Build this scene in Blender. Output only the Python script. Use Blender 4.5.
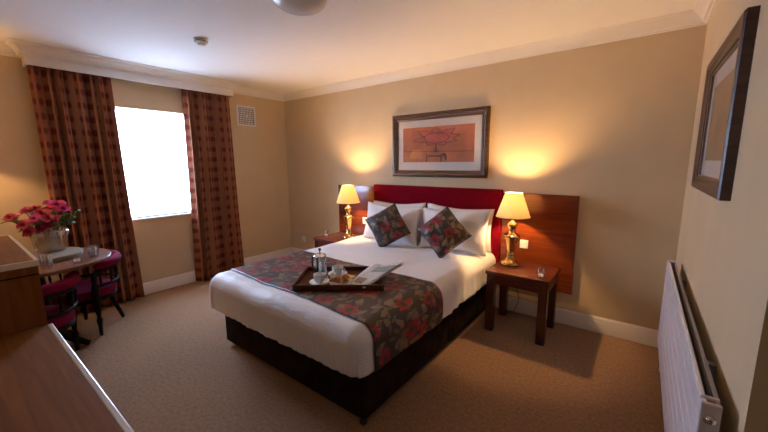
import bpy, bmesh, math, random
from mathutils import Vector, Matrix, noise
random.seed(7)
PI = math.pi
sc = bpy.context.scene
COL = sc.collection
for o in list(bpy.data.objects): bpy.data.objects.remove(o)

# ------------------------------------------------------------------ camera
cam = bpy.data.cameras.new('camera'); co = bpy.data.objects.new('camera', cam); COL.objects.link(co)
YAW, PITCH, ROLL = .6502, .1566, -.0066
d = Vector((-math.sin(YAW)*math.cos(PITCH), math.cos(YAW)*math.cos(PITCH), -math.sin(PITCH)))
r = Vector((math.cos(YAW), math.sin(YAW), 0)); u = r.cross(d)
r2 = math.cos(ROLL)*r + math.sin(ROLL)*u; u2 = -math.sin(ROLL)*r + math.cos(ROLL)*u
co.matrix_world = Matrix(((r2.x, u2.x, -d.x, 4.4231), (r2.y, u2.y, -d.y, -3.3326), (r2.z, u2.z, -d.z, 1.4784), (0, 0, 0, 1)))
cam.sensor_width = 36; cam.lens = 338.16*36/768; cam.clip_start = .02
sc.camera = co

# ------------------------------------------------------------------ world and exposure
w = bpy.data.worlds.new('world'); sc.world = w; w.use_nodes = True
bg = w.node_tree.nodes['Background']
bg.inputs['Color'].default_value = (.50, .66, 1, 1); bg.inputs['Strength'].default_value = 45.0
sc.view_settings.view_transform = 'Standard'; sc.view_settings.look = 'None'
sc.view_settings.gamma = 1; sc.view_settings.use_curve_mapping = False; sc.view_settings.exposure = 0.0
# portal in the window opening: guides sampling of the sky, adds no light of its own
pl = bpy.data.lights.new('window_portal', 'AREA'); pl.shape = 'RECTANGLE'; pl.size = 1.19; pl.size_y = .98
pl.cycles.is_portal = True
po = bpy.data.objects.new('window_portal', pl); COL.objects.link(po)
po.location = (-.2, -1.80, 1.477); po.rotation_euler = (0, -PI/2, 0)
BULB = (1.0, .61, .28); BULB_W = 2700.0

# ------------------------------------------------------------------ helpers
def nd(nt, t, **kw):
    n = nt.nodes.new(t)
    for k, v in kw.items(): setattr(n, k, v)
    return n
def new_mat(name):
    m = bpy.data.materials.new(name); m.use_nodes = True
    return m, m.node_tree, m.node_tree.nodes['Principled BSDF']
def rgba(c): return (c[0], c[1], c[2], 1)
def mat(name, col, rough=.6, metal=0, var=.0, scale=8., bump=0, bscale=200., spec=.5, sheen=0, stretch=(1, 1, 1)):
    m, nt, b = new_mat(name)
    b.inputs['Roughness'].default_value = rough; b.inputs['Metallic'].default_value = metal
    b.inputs['Specular IOR Level'].default_value = spec
    if sheen: b.inputs['Sheen Weight'].default_value = sheen
    tc = nd(nt, 'ShaderNodeTexCoord'); mp = nd(nt, 'ShaderNodeMapping'); mp.inputs['Scale'].default_value = stretch
    nt.links.new(tc.outputs['Object'], mp.inputs['Vector'])
    nz = nd(nt, 'ShaderNodeTexNoise'); nz.inputs['Scale'].default_value = scale; nz.inputs['Detail'].default_value = 6
    nt.links.new(mp.outputs[0], nz.inputs['Vector'])
    rp = nd(nt, 'ShaderNodeValToRGB')
    rp.color_ramp.elements[0].position = .3; rp.color_ramp.elements[1].position = .7
    rp.color_ramp.elements[0].color = rgba([c*(1-var) for c in col]); rp.color_ramp.elements[1].color = rgba([min(1, c*(1+var)) for c in col])
    nt.links.new(nz.outputs['Fac'], rp.inputs[0]); nt.links.new(rp.outputs[0], b.inputs['Base Color'])
    if bump:
        n2 = nd(nt, 'ShaderNodeTexNoise'); n2.inputs['Scale'].default_value = bscale; n2.inputs['Detail'].default_value = 4
        nt.links.new(tc.outputs['Object'], n2.inputs['Vector'])
        bp = nd(nt, 'ShaderNodeBump'); bp.inputs['Strength'].default_value = bump; bp.inputs['Distance'].default_value = .004
        nt.links.new(n2.outputs['Fac'], bp.inputs['Height']); nt.links.new(bp.outputs[0], b.inputs['Normal'])
    return m
def wood(name, c0, c1, rough=.25, axis=0, scale=3., coat=.3, spec=.5):
    m, nt, b = new_mat(name)
    tc = nd(nt, 'ShaderNodeTexCoord'); mp = nd(nt, 'ShaderNodeMapping')
    s = [14, 14, 14]; s[axis] = 1.0; mp.inputs['Scale'].default_value = s
    nt.links.new(tc.outputs['Object'], mp.inputs['Vector'])
    nz = nd(nt, 'ShaderNodeTexNoise'); nz.inputs['Scale'].default_value = scale; nz.inputs['Detail'].default_value = 8; nz.inputs['Distortion'].default_value = .6
    nt.links.new(mp.outputs[0], nz.inputs['Vector'])
    rp = nd(nt, 'ShaderNodeValToRGB'); rp.color_ramp.elements[0].position = .3; rp.color_ramp.elements[1].position = .72
    rp.color_ramp.elements[0].color = rgba(c0); rp.color_ramp.elements[1].color = rgba(c1)
    nt.links.new(nz.outputs['Fac'], rp.inputs[0]); nt.links.new(rp.outputs[0], b.inputs['Base Color'])
    b.inputs['Roughness'].default_value = rough
    b.inputs['Coat Weight'].default_value = coat; b.inputs['Specular IOR Level'].default_value = spec; b.inputs['Coat Roughness'].default_value = .05
    return m
def glassy(name, tint=(1, 1, 1), refl=.12, rough=.02):
    m, nt, b = new_mat(name); nt.nodes.remove(b)
    out = nt.nodes['Material Output']
    t = nd(nt, 'ShaderNodeBsdfTransparent'); t.inputs[0].default_value = rgba(tint)
    g = nd(nt, 'ShaderNodeBsdfGlossy'); g.inputs['Roughness'].default_value = rough
    fr = nd(nt, 'ShaderNodeLayerWeight'); fr.inputs['Blend'].default_value = .25
    mr = nd(nt, 'ShaderNodeMapRange'); mr.inputs['To Min'].default_value = refl; mr.inputs['To Max'].default_value = .9
    nt.links.new(fr.outputs['Facing'], mr.inputs['Value'])
    # facing^ -> keep reflections near the rim of curved glass
    pw = nd(nt, 'ShaderNodeMath', operation='POWER'); pw.inputs[1].default_value = 3
    nt.links.new(fr.outputs['Facing'], pw.inputs[0]); nt.links.new(pw.outputs[0], mr.inputs['Value'])
    mx = nd(nt, 'ShaderNodeMixShader')
    nt.links.new(mr.outputs[0], mx.inputs[0]); nt.links.new(t.outputs[0], mx.inputs[1]); nt.links.new(g.outputs[0], mx.inputs[2])
    nt.links.new(mx.outputs[0], out.inputs['Surface'])
    return m
def mth(nt, op, a, b=None, c=None):
    n = nd(nt, 'ShaderNodeMath', operation=op)
    for i, v in enumerate((a, b, c)):
        if v is None: continue
        if isinstance(v, (int, float)): n.inputs[i].default_value = v
        else: nt.links.new(v, n.inputs[i])
    return n.outputs[0]
def mixc(nt, f, a, b):
    n = nd(nt, 'ShaderNodeMix', data_type='RGBA')
    nt.links.new(f, n.inputs[0])
    for i, v in ((6, a), (7, b)):
        if isinstance(v, tuple): n.inputs[i].default_value = rgba(v)
        else: nt.links.new(v, n.inputs[i])
    return n.outputs[2]

def thing(name, label=None, cat=None, loc=(0, 0, 0), rot=(0, 0, 0), group=None, kind=None):
    o = bpy.data.objects.new(name, None); COL.objects.link(o); o.empty_display_size = .1
    o.location = loc; o.rotation_euler = rot
    tag(o, label, cat, group, kind); return o
def tag(o, label=None, cat=None, group=None, kind=None):
    if label: o['label'] = label
    if cat: o['category'] = cat
    if group: o['group'] = group
    if kind: o['kind'] = kind
    return o
def O(name, bm, m=None, parent=None, smooth=False, world=False, loc=None, rot=None):
    """link a bmesh as one object; world=True: coordinates are world ones although a parent is given"""
    me = bpy.data.meshes.new(name)
    if world and parent:
        off = Vector(parent.location)
        if parent.parent: off = off + Vector(parent.parent.location)
        bmesh.ops.translate(bm, verts=bm.verts, vec=-off)
    bmesh.ops.recalc_face_normals(bm, faces=bm.faces)
    bm.to_mesh(me); bm.free()
    if smooth:
        for p in me.polygons: p.use_smooth = True
        if smooth != 'all':
            me.set_sharp_from_angle(angle=math.radians(40))
    if m: me.materials.append(m)
    o = bpy.data.objects.new(name, me); COL.objects.link(o)
    if parent: o.parent = parent
    if loc: o.location = loc
    if rot: o.rotation_euler = rot
    return o
def box(x0, x1, y0, y1, z0, z1, bev=0, bm=None, seg=2):
    b = bmesh.new()
    bmesh.ops.create_cube(b, size=1)
    for v in b.verts: v.co = Vector(((x0+x1)/2+v.co.x*(x1-x0), (y0+y1)/2+v.co.y*(y1-y0), (z0+z1)/2+v.co.z*(z1-z0)))
    if bev: bmesh.ops.bevel(b, geom=b.edges[:], offset=bev, segments=seg, affect='EDGES', profile=.5)
    return merge(bm, b)
def merge(dst, src):
    if dst is None: return src
    me = bpy.data.meshes.new('tmp'); src.to_mesh(me); src.free(); dst.from_mesh(me); bpy.data.meshes.remove(me); return dst
def lathe(prof, seg=32, bm=None, cx=0, cy=0, cap=True, ribs=0, amp=0):
    b = bmesh.new(); rings = []
    for (rr, z) in prof:
        ring = []
        for i in range(seg):
            a = 2*PI*i/seg; q = rr*(1+(amp*math.cos(ribs*a) if ribs else 0))
            ring.append(b.verts.new((cx+q*math.cos(a), cy+q*math.sin(a), z)))
        rings.append(ring)
    for a, c in zip(rings, rings[1:]):
        for i in range(seg): b.faces.new((a[i], a[(i+1) % seg], c[(i+1) % seg], c[i]))
    if cap:
        if prof[0][0] > 1e-6: b.faces.new(rings[0][::-1])
        if prof[-1][0] > 1e-6: b.faces.new(rings[-1])
    bmesh.ops.remove_doubles(b, verts=b.verts, dist=1e-6)
    return merge(bm, b)
def tube(pts, rad, seg=8, bm=None, closed=False):
    b = bmesh.new(); pts = [Vector(p) for p in pts]; n = len(pts); rings = []
    rads = rad if isinstance(rad, (list, tuple)) else [rad]*n
    prev = None
    for i, p in enumerate(pts):
        if closed: t = pts[(i+1) % n]-pts[i-1]
        else: t = pts[min(i+1, n-1)]-pts[max(i-1, 0)]
        t.normalize()
        if prev is None:
            a = Vector((0, 0, 1)) if abs(t.z) < .9 else Vector((1, 0, 0))
            nx = t.cross(a).normalized()
        else: nx = (prev-t*prev.dot(t)).normalized()
        prev = nx; ny = t.cross(nx)
        rings.append([b.verts.new(p+rads[i]*(math.cos(2*PI*k/seg)*nx+math.sin(2*PI*k/seg)*ny)) for k in range(seg)])
    m = n if closed else n-1
    for i in range(m):
        a, c = rings[i], rings[(i+1) % n]
        for k in range(seg): b.faces.new((a[k], a[(k+1) % seg], c[(k+1) % seg], c[k]))
    if not closed: b.faces.new(rings[0][::-1]); b.faces.new(rings[-1])
    return merge(bm, b)
def prism(poly, z0, z1, plane='xy', bm=None):
    """extrude a polygon; plane xz extrudes along y, plane yz along x"""
    b = bmesh.new()
    def P(p, h): return {'xy': (p[0], p[1], h), 'xz': (p[0], h, p[1]), 'yz': (h, p[0], p[1])}[plane]
    lo = [b.verts.new(P(p, z0)) for p in poly]; hi = [b.verts.new(P(p, z1)) for p in poly]
    b.faces.new(lo); b.faces.new(hi); n = len(poly)
    for i in range(n): b.faces.new((lo[i], lo[(i+1) % n], hi[(i+1) % n], hi[i]))
    return merge(bm, b)
def sweep(path, prof, i0, i1, closed=True):
    """moulding: profile (offset, z) along segment i0..i1 of a mitred 2D path, room on the left"""
    n = len(path); b = bmesh.new(); rings = []
    for i in range(i0, i1+1):
        p = Vector(path[i % n]); a = Vector(path[(i-1) % n]); c = Vector(path[(i+1) % n])
        d0 = (p-a).normalized(); d1 = (c-p).normalized()
        n0 = Vector((-d0.y, d0.x)); n1 = Vector((-d1.y, d1.x))
        mt = (n0+n1); mt = mt/(mt.dot(n0))
        rings.append([b.verts.new((p.x+mt.x*o, p.y+mt.y*o, z)) for o, z in prof])
    k = len(prof)
    for a, c in zip(rings, rings[1:]):
        for j in range(k): b.faces.new((a[j], a[(j+1) % k], c[(j+1) % k], c[j]))
    b.faces.new(rings[0]); b.faces.new(rings[-1][::-1])
    return b
def copy_tree(o, parent=None):
    c = o.copy(); COL.objects.link(c); c.parent = parent
    for ch in [x for x in bpy.data.objects if x.parent == o]: copy_tree(ch, c)
    return c

# ------------------------------------------------------------------ materials
WALL = mat('wall_paint', (.64, .475, .28), .75, var=.04, scale=3, bump=.08, bscale=260)
CEIL = mat('ceiling_paint', (.87, .83, .80), .8, var=.01, bump=.04)
WHITE = mat('white_gloss_trim', (.80, .74, .68), .4, var=.02)
CARPET = mat('carpet', (.275, .148, .074), .95, var=.24, scale=48, bump=1.0, bscale=420, spec=.1, sheen=.2)
CHERRY = wood('cherry_veneer', (.125, .021, .005), (.205, .042, .009), .22, 0)
CHERRY_D = wood('dark_cherry', (.062, .012, .0045), (.11, .023, .008), .38, 0, coat=.35, spec=.2)
CHERRY_V = wood('dark_cherry_upright', (.050, .011, .005), (.095, .022, .008), .25, 2)
OAK = wood('brown_veneer', (.17, .062, .015), (.25, .096, .024), .6, 0, coat=0, spec=.04)
OAK_V = wood('brown_veneer_upright', (.16, .054, .015), (.23, .083, .023), .6, 2, coat=0, spec=.04)
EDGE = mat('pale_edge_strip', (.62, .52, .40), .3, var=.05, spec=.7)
BLACKWOOD = mat('dark_turned_wood', (.010, .006, .004), .6, var=.2, spec=.1)
FRAMEW = wood('frame_wood', (.042, .017, .006), (.11, .048, .016), .35, 0, coat=.05)
FRAMEW_IN = mat('frame_inner_lip', (.16, .085, .035), .3, var=.2)
FRAMED = wood('dark_frame_wood', (.035, .014, .009), (.085, .036, .022), .35, 1, coat=.05)
RED = mat('red_velvet', (.165, .003, .010), .95, var=.12, scale=30, bump=.15, spec=.03)
MAGENTA = mat('magenta_upholstery', (.135, .003, .026), .9, var=.12, scale=20, bump=.1, spec=.1)
BASEF = mat('dark_suede', (.022, .012, .008), .9, var=.45, scale=9, bump=.2, spec=.05)
BLACK = mat('black_plastic', (.012, .012, .012), .4)
PLASTIC = mat('white_plastic', (.78, .76, .72), .35)
RADW = mat('radiator_enamel', (.70, .63, .63), .35); RADL = mat('radiator_painted_light_lines', (.90, .84, .80), .4)  # second enamel is paler: light along the flutes put into the colour
RADBACK = mat('radiator_dark_steel', (.30, .26, .24), .5)  # darker grey-brown steel for back plate, fins and brackets
BRASS = mat('polished_brass', (.66, .43, .15), .14, metal=1, var=.06, scale=30)
CHROME = mat('chrome', (.8, .78, .75), .12, metal=1)
CHINA = mat('white_china', (.82, .80, .76), .15)
PASTRY = mat('croissant_crust', (.48, .17, .035), .5, var=.5, scale=40, bump=.2, bscale=90)
COFFEE = mat('coffee', (.03, .012, .006), .15)
MATB = mat('picture_mount', (.76, .70, .66), .8)
PRINT = mat('orange_print', (.52, .145, .062), .7, var=.22, scale=5)
INK = mat('print_ink', (.085, .035, .025), .7)
ROSE_P = mat('print_pink', (.56, .105, .075), .7, var=.2, scale=14)
PRINT2 = mat('ochre_print', (.40, .23, .11), .7, var=.3, scale=5)
CANDLE = mat('candle_wax', (.85, .83, .78), .4)
LEAF = mat('leaf_green', (.09, .20, .035), .5, var=.3, scale=40)
STEM = mat('stem_green', (.06, .11, .025), .6)
PETAL_R = mat('petal_red', (.46, .010, .055), .6, var=.3, scale=40)
PETAL_P = mat('petal_pink', (.60, .030, .190), .6, var=.25, scale=40)
DOME = mat('opal_glass', (.62, .62, .60), .25)
GLASS = glassy('clear_glass', (.98, .98, .98), .26, .06)
PANE = glassy('window_glass', (.97, .98, .98), .03)
PICGLASS = glassy('picture_glass', (1, 1, 1), .07)
CUTGLASS = glassy('cut_glass', (.95, .94, .92), .38, .12)

def bulb_mat(k=1):
    m, nt, b = new_mat('glowing_bulb')
    b.inputs['Base Color'].default_value = (1, .9, .7, 1)
    b.inputs['Emission Color'].default_value = rgba(BULB); b.inputs['Emission Strength'].default_value = BULB_W*k
    return m
BULBM = bulb_mat(); BULBM2 = bulb_mat(.4)
def shade_mat():
    m, nt, b = new_mat('cream_lampshade'); nt.nodes.remove(b)
    t = nd(nt, 'ShaderNodeBsdfTranslucent'); t.inputs[0].default_value = (.86, .76, .52, 1)
    df = nd(nt, 'ShaderNodeBsdfDiffuse'); df.inputs[0].default_value = (.75, .62, .42, 1)
    tc = nd(nt, 'ShaderNodeTexCoord'); nz = nd(nt, 'ShaderNodeTexNoise'); nz.inputs['Scale'].default_value = 60
    nt.links.new(tc.outputs['Object'], nz.inputs['Vector'])
    fac = mth(nt, 'MULTIPLY_ADD', nz.outputs['Fac'], .06, .40)
    mx = nd(nt, 'ShaderNodeMixShader'); nt.links.new(fac, mx.inputs[0])
    nt.links.new(t.outputs[0], mx.inputs[1]); nt.links.new(df.outputs[0], mx.inputs[2])
    nt.links.new(mx.outputs[0], nt.nodes['Material Output'].inputs['Surface'])
    return m
SHADE = shade_mat()

def linen_mat():
    m, nt, b = new_mat('white_satin_stripe')
    uv = nd(nt, 'ShaderNodeTexCoord'); sp = nd(nt, 'ShaderNodeSeparateXYZ'); nt.links.new(uv.outputs['UV'], sp.inputs[0])
    s = mth(nt, 'SINE', mth(nt, 'MULTIPLY', sp.outputs[0], 2*PI/.022))
    f = mth(nt, 'GREATER_THAN', s, 0.1)
    c = mixc(nt, f, (.80, .765, .75), (.725, .69, .675))
    nt.links.new(c, b.inputs['Base Color'])
    ro = mth(nt, 'MULTIPLY_ADD', f, -.22, .72); nt.links.new(ro, b.inputs['Roughness'])
    b.inputs['Sheen Weight'].default_value = .15
    nz = nd(nt, 'ShaderNodeTexNoise'); nz.inputs['Scale'].default_value = 9; nz.inputs['Detail'].default_value = 4
    nt.links.new(uv.outputs['Object'], nz.inputs['Vector'])
    bp = nd(nt, 'ShaderNodeBump'); bp.inputs['Strength'].default_value = .25; bp.inputs['Distance'].default_value = .03
    nt.links.new(nz.outputs['Fac'], bp.inputs['Height']); nt.links.new(bp.outputs[0], b.inputs['Normal'])
    return m
LINEN = linen_mat()
def floral_mat(name, scale, off=(0, 0, 0)):
    """taupe satin with red five-petal flowers, dark hearts and pale leaf sprays"""
    m, nt, b = new_mat(name)
    tc = nd(nt, 'ShaderNodeTexCoord'); mp = nd(nt, 'ShaderNodeMapping')
    mp.inputs['Scale'].default_value = (scale,)*3; mp.inputs['Location'].default_value = off
    nt.links.new(tc.outputs['UV'], mp.inputs[0])
    wz = nd(nt, 'ShaderNodeTexNoise'); wz.inputs['Scale'].default_value = 3.0; wz.inputs['Detail'].default_value = 2
    nt.links.new(mp.outputs[0], wz.inputs['Vector'])
    wa = nd(nt, 'ShaderNodeVectorMath', operation='MULTIPLY_ADD'); nt.links.new(wz.outputs['Color'], wa.inputs[0])
    wa.inputs[1].default_value = (.22, .22, 0); nt.links.new(mp.outputs[0], wa.inputs[2])
    def cell(sc_, o, rnd):
        m2 = nd(nt, 'ShaderNodeMapping'); m2.inputs['Scale'].default_value = (sc_, sc_, sc_); m2.inputs['Location'].default_value = o
        nt.links.new(wa.outputs[0], m2.inputs[0])
        v = nd(nt, 'ShaderNodeTexVoronoi', voronoi_dimensions='2D'); v.inputs['Scale'].default_value = 1; v.inputs['Randomness'].default_value = rnd
        nt.links.new(m2.outputs[0], v.inputs['Vector'])
        df = nd(nt, 'ShaderNodeVectorMath', operation='SUBTRACT'); nt.links.new(m2.outputs[0], df.inputs[0]); nt.links.new(v.outputs['Position'], df.inputs[1])
        s = nd(nt, 'ShaderNodeSeparateXYZ'); nt.links.new(df.outputs[0], s.inputs[0])
        cs = nd(nt, 'ShaderNodeSeparateColor'); nt.links.new(v.outputs['Color'], cs.inputs[0])
        return s.outputs[0], s.outputs[1], v.outputs['Distance'], cs.outputs[0], cs.outputs[1]
    def leaves(sc_, o, a, w_):
        x, y, dd, rnd, rn2 = cell(sc_, o, .9)
        th = mth(nt, 'MULTIPLY', rnd, 2*PI); c = mth(nt, 'COSINE', th); s = mth(nt, 'SINE', th)
        lx = mth(nt, 'ADD', mth(nt, 'MULTIPLY', x, c), mth(nt, 'MULTIPLY', y, s))
        ly = mth(nt, 'SUBTRACT', mth(nt, 'MULTIPLY', y, c), mth(nt, 'MULTIPLY', x, s))
        q = mth(nt, 'ADD', mth(nt, 'POWER', mth(nt, 'ABSOLUTE', mth(nt, 'DIVIDE', lx, a)), 2), mth(nt, 'ABSOLUTE', mth(nt, 'DIVIDE', ly, w_)))
        return mth(nt, 'LESS_THAN', q, 1)
    x, y, dd, rnd, rn2 = cell(1, (0, 0, 0), .65)
    th = mth(nt, 'ADD', mth(nt, 'ARCTAN2', y, x), mth(nt, 'MULTIPLY', rnd, 6))
    rad = mth(nt, 'MULTIPLY_ADD', mth(nt, 'ABSOLUTE', mth(nt, 'SINE', mth(nt, 'MULTIPLY', th, 2.5))), .17, .14)
    fl = mth(nt, 'LESS_THAN', dd, rad)
    heart = mth(nt, 'LESS_THAN', dd, .10)
    l1 = leaves(2.1, (.3, .7, 0), .46, .22); l2 = leaves(2.6, (1.7, .2, 0), .42, .17)
    base = mixc(nt, l1, (.036, .025, .021), (.19, .13, .08))
    base = mixc(nt, l2, base, (.11, .088, .075))
    redv = mixc(nt, mth(nt, 'MULTIPLY', dd, 3.0), (.19, .005, .013), (.32, .007, .022))
    c = mixc(nt, fl, base, redv); c = mixc(nt, heart, c, (.030, .035, .022))
    nt.links.new(c, b.inputs['Base Color'])
    b.inputs['Roughness'].default_value = .48
    return m
FLORAL = floral_mat('floral_runner_fabric', 4.6)
FLORAL_C = floral_mat('floral_cushion_fabric', 5.2, (.2, .55, 0))
def curtain_mat():
    m, nt, b = new_mat('spotted_curtain_fabric')
    tc = nd(nt, 'ShaderNodeTexCoord'); sp = nd(nt, 'ShaderNodeSeparateXYZ'); nt.links.new(tc.outputs['UV'], sp.inputs[0])
    su = mth(nt, 'SINE', mth(nt, 'MULTIPLY', sp.outputs[0], 2*PI/.080)); sv = mth(nt, 'SINE', mth(nt, 'MULTIPLY', sp.outputs[1], 2*PI/.125))
    spot = mth(nt, 'MULTIPLY', mth(nt, 'MULTIPLY_ADD', su, .5, .5), mth(nt, 'MULTIPLY_ADD', sv, .5, .5))
    mr = nd(nt, 'ShaderNodeMapRange', interpolation_type='SMOOTHSTEP'); mr.inputs['From Min'].default_value = .25; mr.inputs['From Max'].default_value = .8
    nt.links.new(spot, mr.inputs['Value'])
    stripe = nd(nt, 'ShaderNodeMapRange', interpolation_type='SMOOTHSTEP'); stripe.inputs['From Min'].default_value = -.3; stripe.inputs['From Max'].default_value = .8
    nt.links.new(su, stripe.inputs['Value'])
    c = mixc(nt, stripe.outputs[0], (.28, .105, .050), (.23, .078, .040))
    c = mixc(nt, mr.outputs[0], c, (.125, .021, .013))
    nt.links.new(c, b.inputs['Base Color'])
    b.inputs['Roughness'].default_value = .85; b.inputs['Specular IOR Level'].default_value = .15
    return m
CURT = curtain_mat()
def news_mat(ink):
    m, nt, b = new_mat('newsprint')
    tc = nd(nt, 'ShaderNodeTexCoord'); sp = nd(nt, 'ShaderNodeSeparateXYZ'); nt.links.new(tc.outputs['UV'], sp.inputs[0])
    rows = mth(nt, 'GREATER_THAN', mth(nt, 'SINE', mth(nt, 'MULTIPLY', sp.outputs[1], 2*PI*70)), 0)
    cols = mth(nt, 'GREATER_THAN', mth(nt, 'SINE', mth(nt, 'MULTIPLY', sp.outputs[0], 2*PI*5)), -.85)
    nz = nd(nt, 'ShaderNodeTexNoise'); nz.inputs['Scale'].default_value = 90; nt.links.new(tc.outputs['UV'], nz.inputs['Vector'])
    wd = mth(nt, 'GREATER_THAN', nz.outputs['Fac'], .46)
    f = mth(nt, 'MULTIPLY', mth(nt, 'MULTIPLY', rows, cols), wd)
    c = mixc(nt, f, (.70, .675, .63), (.32, .31, .30))
    def rect(x0, x1, y0, y1):
        return mth(nt, 'MULTIPLY', mth(nt, 'MULTIPLY', mth(nt, 'GREATER_THAN', sp.outputs[0], x0), mth(nt, 'LESS_THAN', sp.outputs[0], x1)),
                   mth(nt, 'MULTIPLY', mth(nt, 'GREATER_THAN', sp.outputs[1], y0), mth(nt, 'LESS_THAN', sp.outputs[1], y1)))
    n2 = nd(nt, 'ShaderNodeTexNoise'); n2.inputs['Scale'].default_value = 14; nt.links.new(tc.outputs['UV'], n2.inputs['Vector'])
    ph1 = mixc(nt, n2.outputs['Fac'], (.16, .10, .07), (.44, .33, .24)); ph2 = mixc(nt, n2.outputs['Fac'], (.12, .14, .11), (.42, .42, .38))
    c = mixc(nt, rect(.10, .62, .07, .27), c, ph1); c = mixc(nt, rect(.30, .95, .55, .88), c, ph2)
    nt.links.new(c, b.inputs['Base Color']); b.inputs['Roughness'].default_value = .8
    return m
NEWS = news_mat(0)

# ------------------------------------------------------------------ room shell
W, H = 4.685, 2.49
YR, XE, YE = -3.72, 6.3, -2.18        # rear wall, entry end wall, end of right wall
tag(O('floor', box(-.0, XE, YR, 0, -.1, 0), CARPET), kind='structure')
tag(O('ceiling', box(-.3, XE+.1, YR-.1, .1, H, H+.1), CEIL), kind='structure')
WY0, WY1, WZ0, WZ1 = -2.29, -1.31, .883, 2.071
b = box(-.25, 0, YR, WY0, -.1, H); box(-.25, 0, WY1, 0, -.1, H, bm=b); box(-.25, 0, WY0, WY1, -.1, WZ0, bm=b); box(-.25, 0, WY0, WY1, WZ1, H, bm=b)
tag(O('wall_left', b, WALL), kind='structure')
tag(O('wall_back', box(-.25, XE, 0, .1, -.1, H), WALL), kind='structure')
tag(O('wall_right', box(W, XE, YE, 0, -.1, H), WALL), kind='structure')
tag(O('wall_rear', box(-.25, XE, YR-.1, YR, -.1, H), WALL), kind='structure')
tag(O('wall_entry', box(XE, XE+.1, YR-.1, .1, -.1, H), WALL), kind='structure')
PX, PY0, PY1 = .17, -2.75, -.90
path = [(W, YE), (W, 0), (0, 0), (0, PY1), (PX, PY1), (PX, PY0), (0, PY0), (0, YR), (XE, YR), (XE, YE)]
corn = [(0, 2.40), (.012, 2.40), (.016, 2.412), (.028, 2.416), (.034, 2.432), (.048, 2.452), (.066, 2.464), (.070, 2.472), (.082, 2.476), (.090, 2.489), (0, 2.489)]
for n_, (a_, b_) in enumerate(((0, 1), (1, 2), (2, 3), (6, 7), (7, 8), (8, 9), (9, 10))):
    tag(O('trim_%d' % (n_+1), sweep(path, corn, a_, b_), WHITE, smooth=True), kind='structure')
pm = thing('trim_8', kind='structure', loc=(0, (PY0+PY1)/2, 2.325))
O('fascia_board', box(PX-.02, PX, PY0, PY1, 2.325, 2.489, .003), WHITE, pm, world=True)
O('end_board', box(0.001, PX-.02, PY0, PY0+.02, 2.325, 2.489, .003), WHITE, pm, world=True)
O('end_board', box(0.001, PX-.02, PY1-.02, PY1, 2.325, 2.489, .003), WHITE, pm, world=True)
O('crown_moulding', sweep(path, corn, 3, 6), WHITE, pm, world=True, smooth=True)
O('curtain_track', box(.085, .115, PY0+.03, PY1-.03, 2.37, 2.39, .003), PLASTIC, pm, world=True)
O('track_bracket', box(.002, .1, -1.84, -1.80, 2.39, 2.41, .002), PLASTIC, pm, world=True)
bpath = [(W, YE), (W, 0), (0, 0), (0, YR), (XE, YR), (XE, YE)]
skirt = [(0, .001), (.018, .001), (.018, .105), (.014, .113), (.014, .122), (.008, .132), (.003, .140), (0, .140)]
for n_, a_ in (('right', 0), ('back', 1), ('left', 2), ('rear', 3), ('entry', 4), ('return', 5)):
    tag(O('baseboard_'+n_, sweep(bpath, skirt, a_, a_+1), WHITE, smooth=True), kind='structure')

# ground outside the window
tag(O('ground', box(-60, -1.2, -50, 46, -3.2, -3.0), mat('ground_outside', (.70, .70, .68), .9, var=.2, scale=2)), kind='structure')
# window
win = thing('window_1', kind='structure', loc=(-.12, (WY0+WY1)/2, WZ0))
for (a0, a1, z0, z1) in ((WY0, WY0+.012, WZ0, WZ1), (WY1-.012, WY1, WZ0, WZ1), (WY0+.012, WY1-.012, WZ0, WZ0+.010), (WY0+.012, WY1-.012, WZ1-.010, WZ1)):
    O('frame_rail', box(-.15, -.09, a0, a1, z0, z1, .004), WHITE, win, world=True)
O('window_pane', box(-.122, -.116, WY0+.012, WY1-.012, WZ0+.010, WZ1-.010), PANE, win, world=True)
O('window_sill', box(-.09, .022, WY0-.04, WY1+.04, WZ0-.022, WZ0+.0, .004), WHITE, win, world=True)

# ------------------------------------------------------------------ curtains
def curtain(y0t, y1t, y0b, y1b, label, seed, nf):
    rnd = random.Random(seed); b = bmesh.new(); NU, NV = 220, 36
    uvl = b.loops.layers.uv.new('UVMap')
    ph = [rnd.uniform(-.5, .5) for _ in range(nf+2)]; am = [rnd.uniform(.55, 1.15) for _ in range(nf+2)]
    rows = []
    for j in range(NV+1):
        t = j/NV; z = 2.372-t*2.357
        row = []
        for i in range(NU+1):
            s = i/NU; q = s*nf+.25*math.sin(2.1*s*nf+seed)
            k = int(s*nf); fr = s*nf-k
            A = (am[k]*(1-fr)+am[k+1]*fr)
            y = (y0t*(1-t)+y0b*t)*(1-s)+(y1t*(1-t)+y1b*t)*s
            amp = .036+.014*t
            x = .100+amp*A*math.sin(2*PI*q)+.006*math.sin(5*t+s*9)*t
            y += .016*A*math.sin(4*PI*q+.6)*(.5+.5*t)+.006*math.sin(3*t+4*s)*t
            row.append((b.verts.new((x, y, z)), s*.95, z))
        rows.append(row)
    for a, c in zip(rows, rows[1:]):
        for i in range(NU):
            qs = (a[i], a[i+1], c[i+1], c[i]); f = b.faces.new([v[0] for v in qs])
            for l, v in zip(f.loops, qs): l[uvl].uv = (v[1], v[2])
    o = O('curtain', b, CURT, smooth='all'); tag(o, label, 'curtain', 'spotted curtains at the window')
    md = o.modifiers.new('thick', 'SOLIDIFY'); md.thickness = .004
    return o
curtain(-2.745, -2.160, -2.73, -2.11, 'brown and burgundy spotted curtain behind the flowers, left of the window', 3, 6)
curtain(-1.47, -.912, -1.50, -.872, 'brown and burgundy spotted curtain right of the window, beside the air vent', 5, 6)

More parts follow.
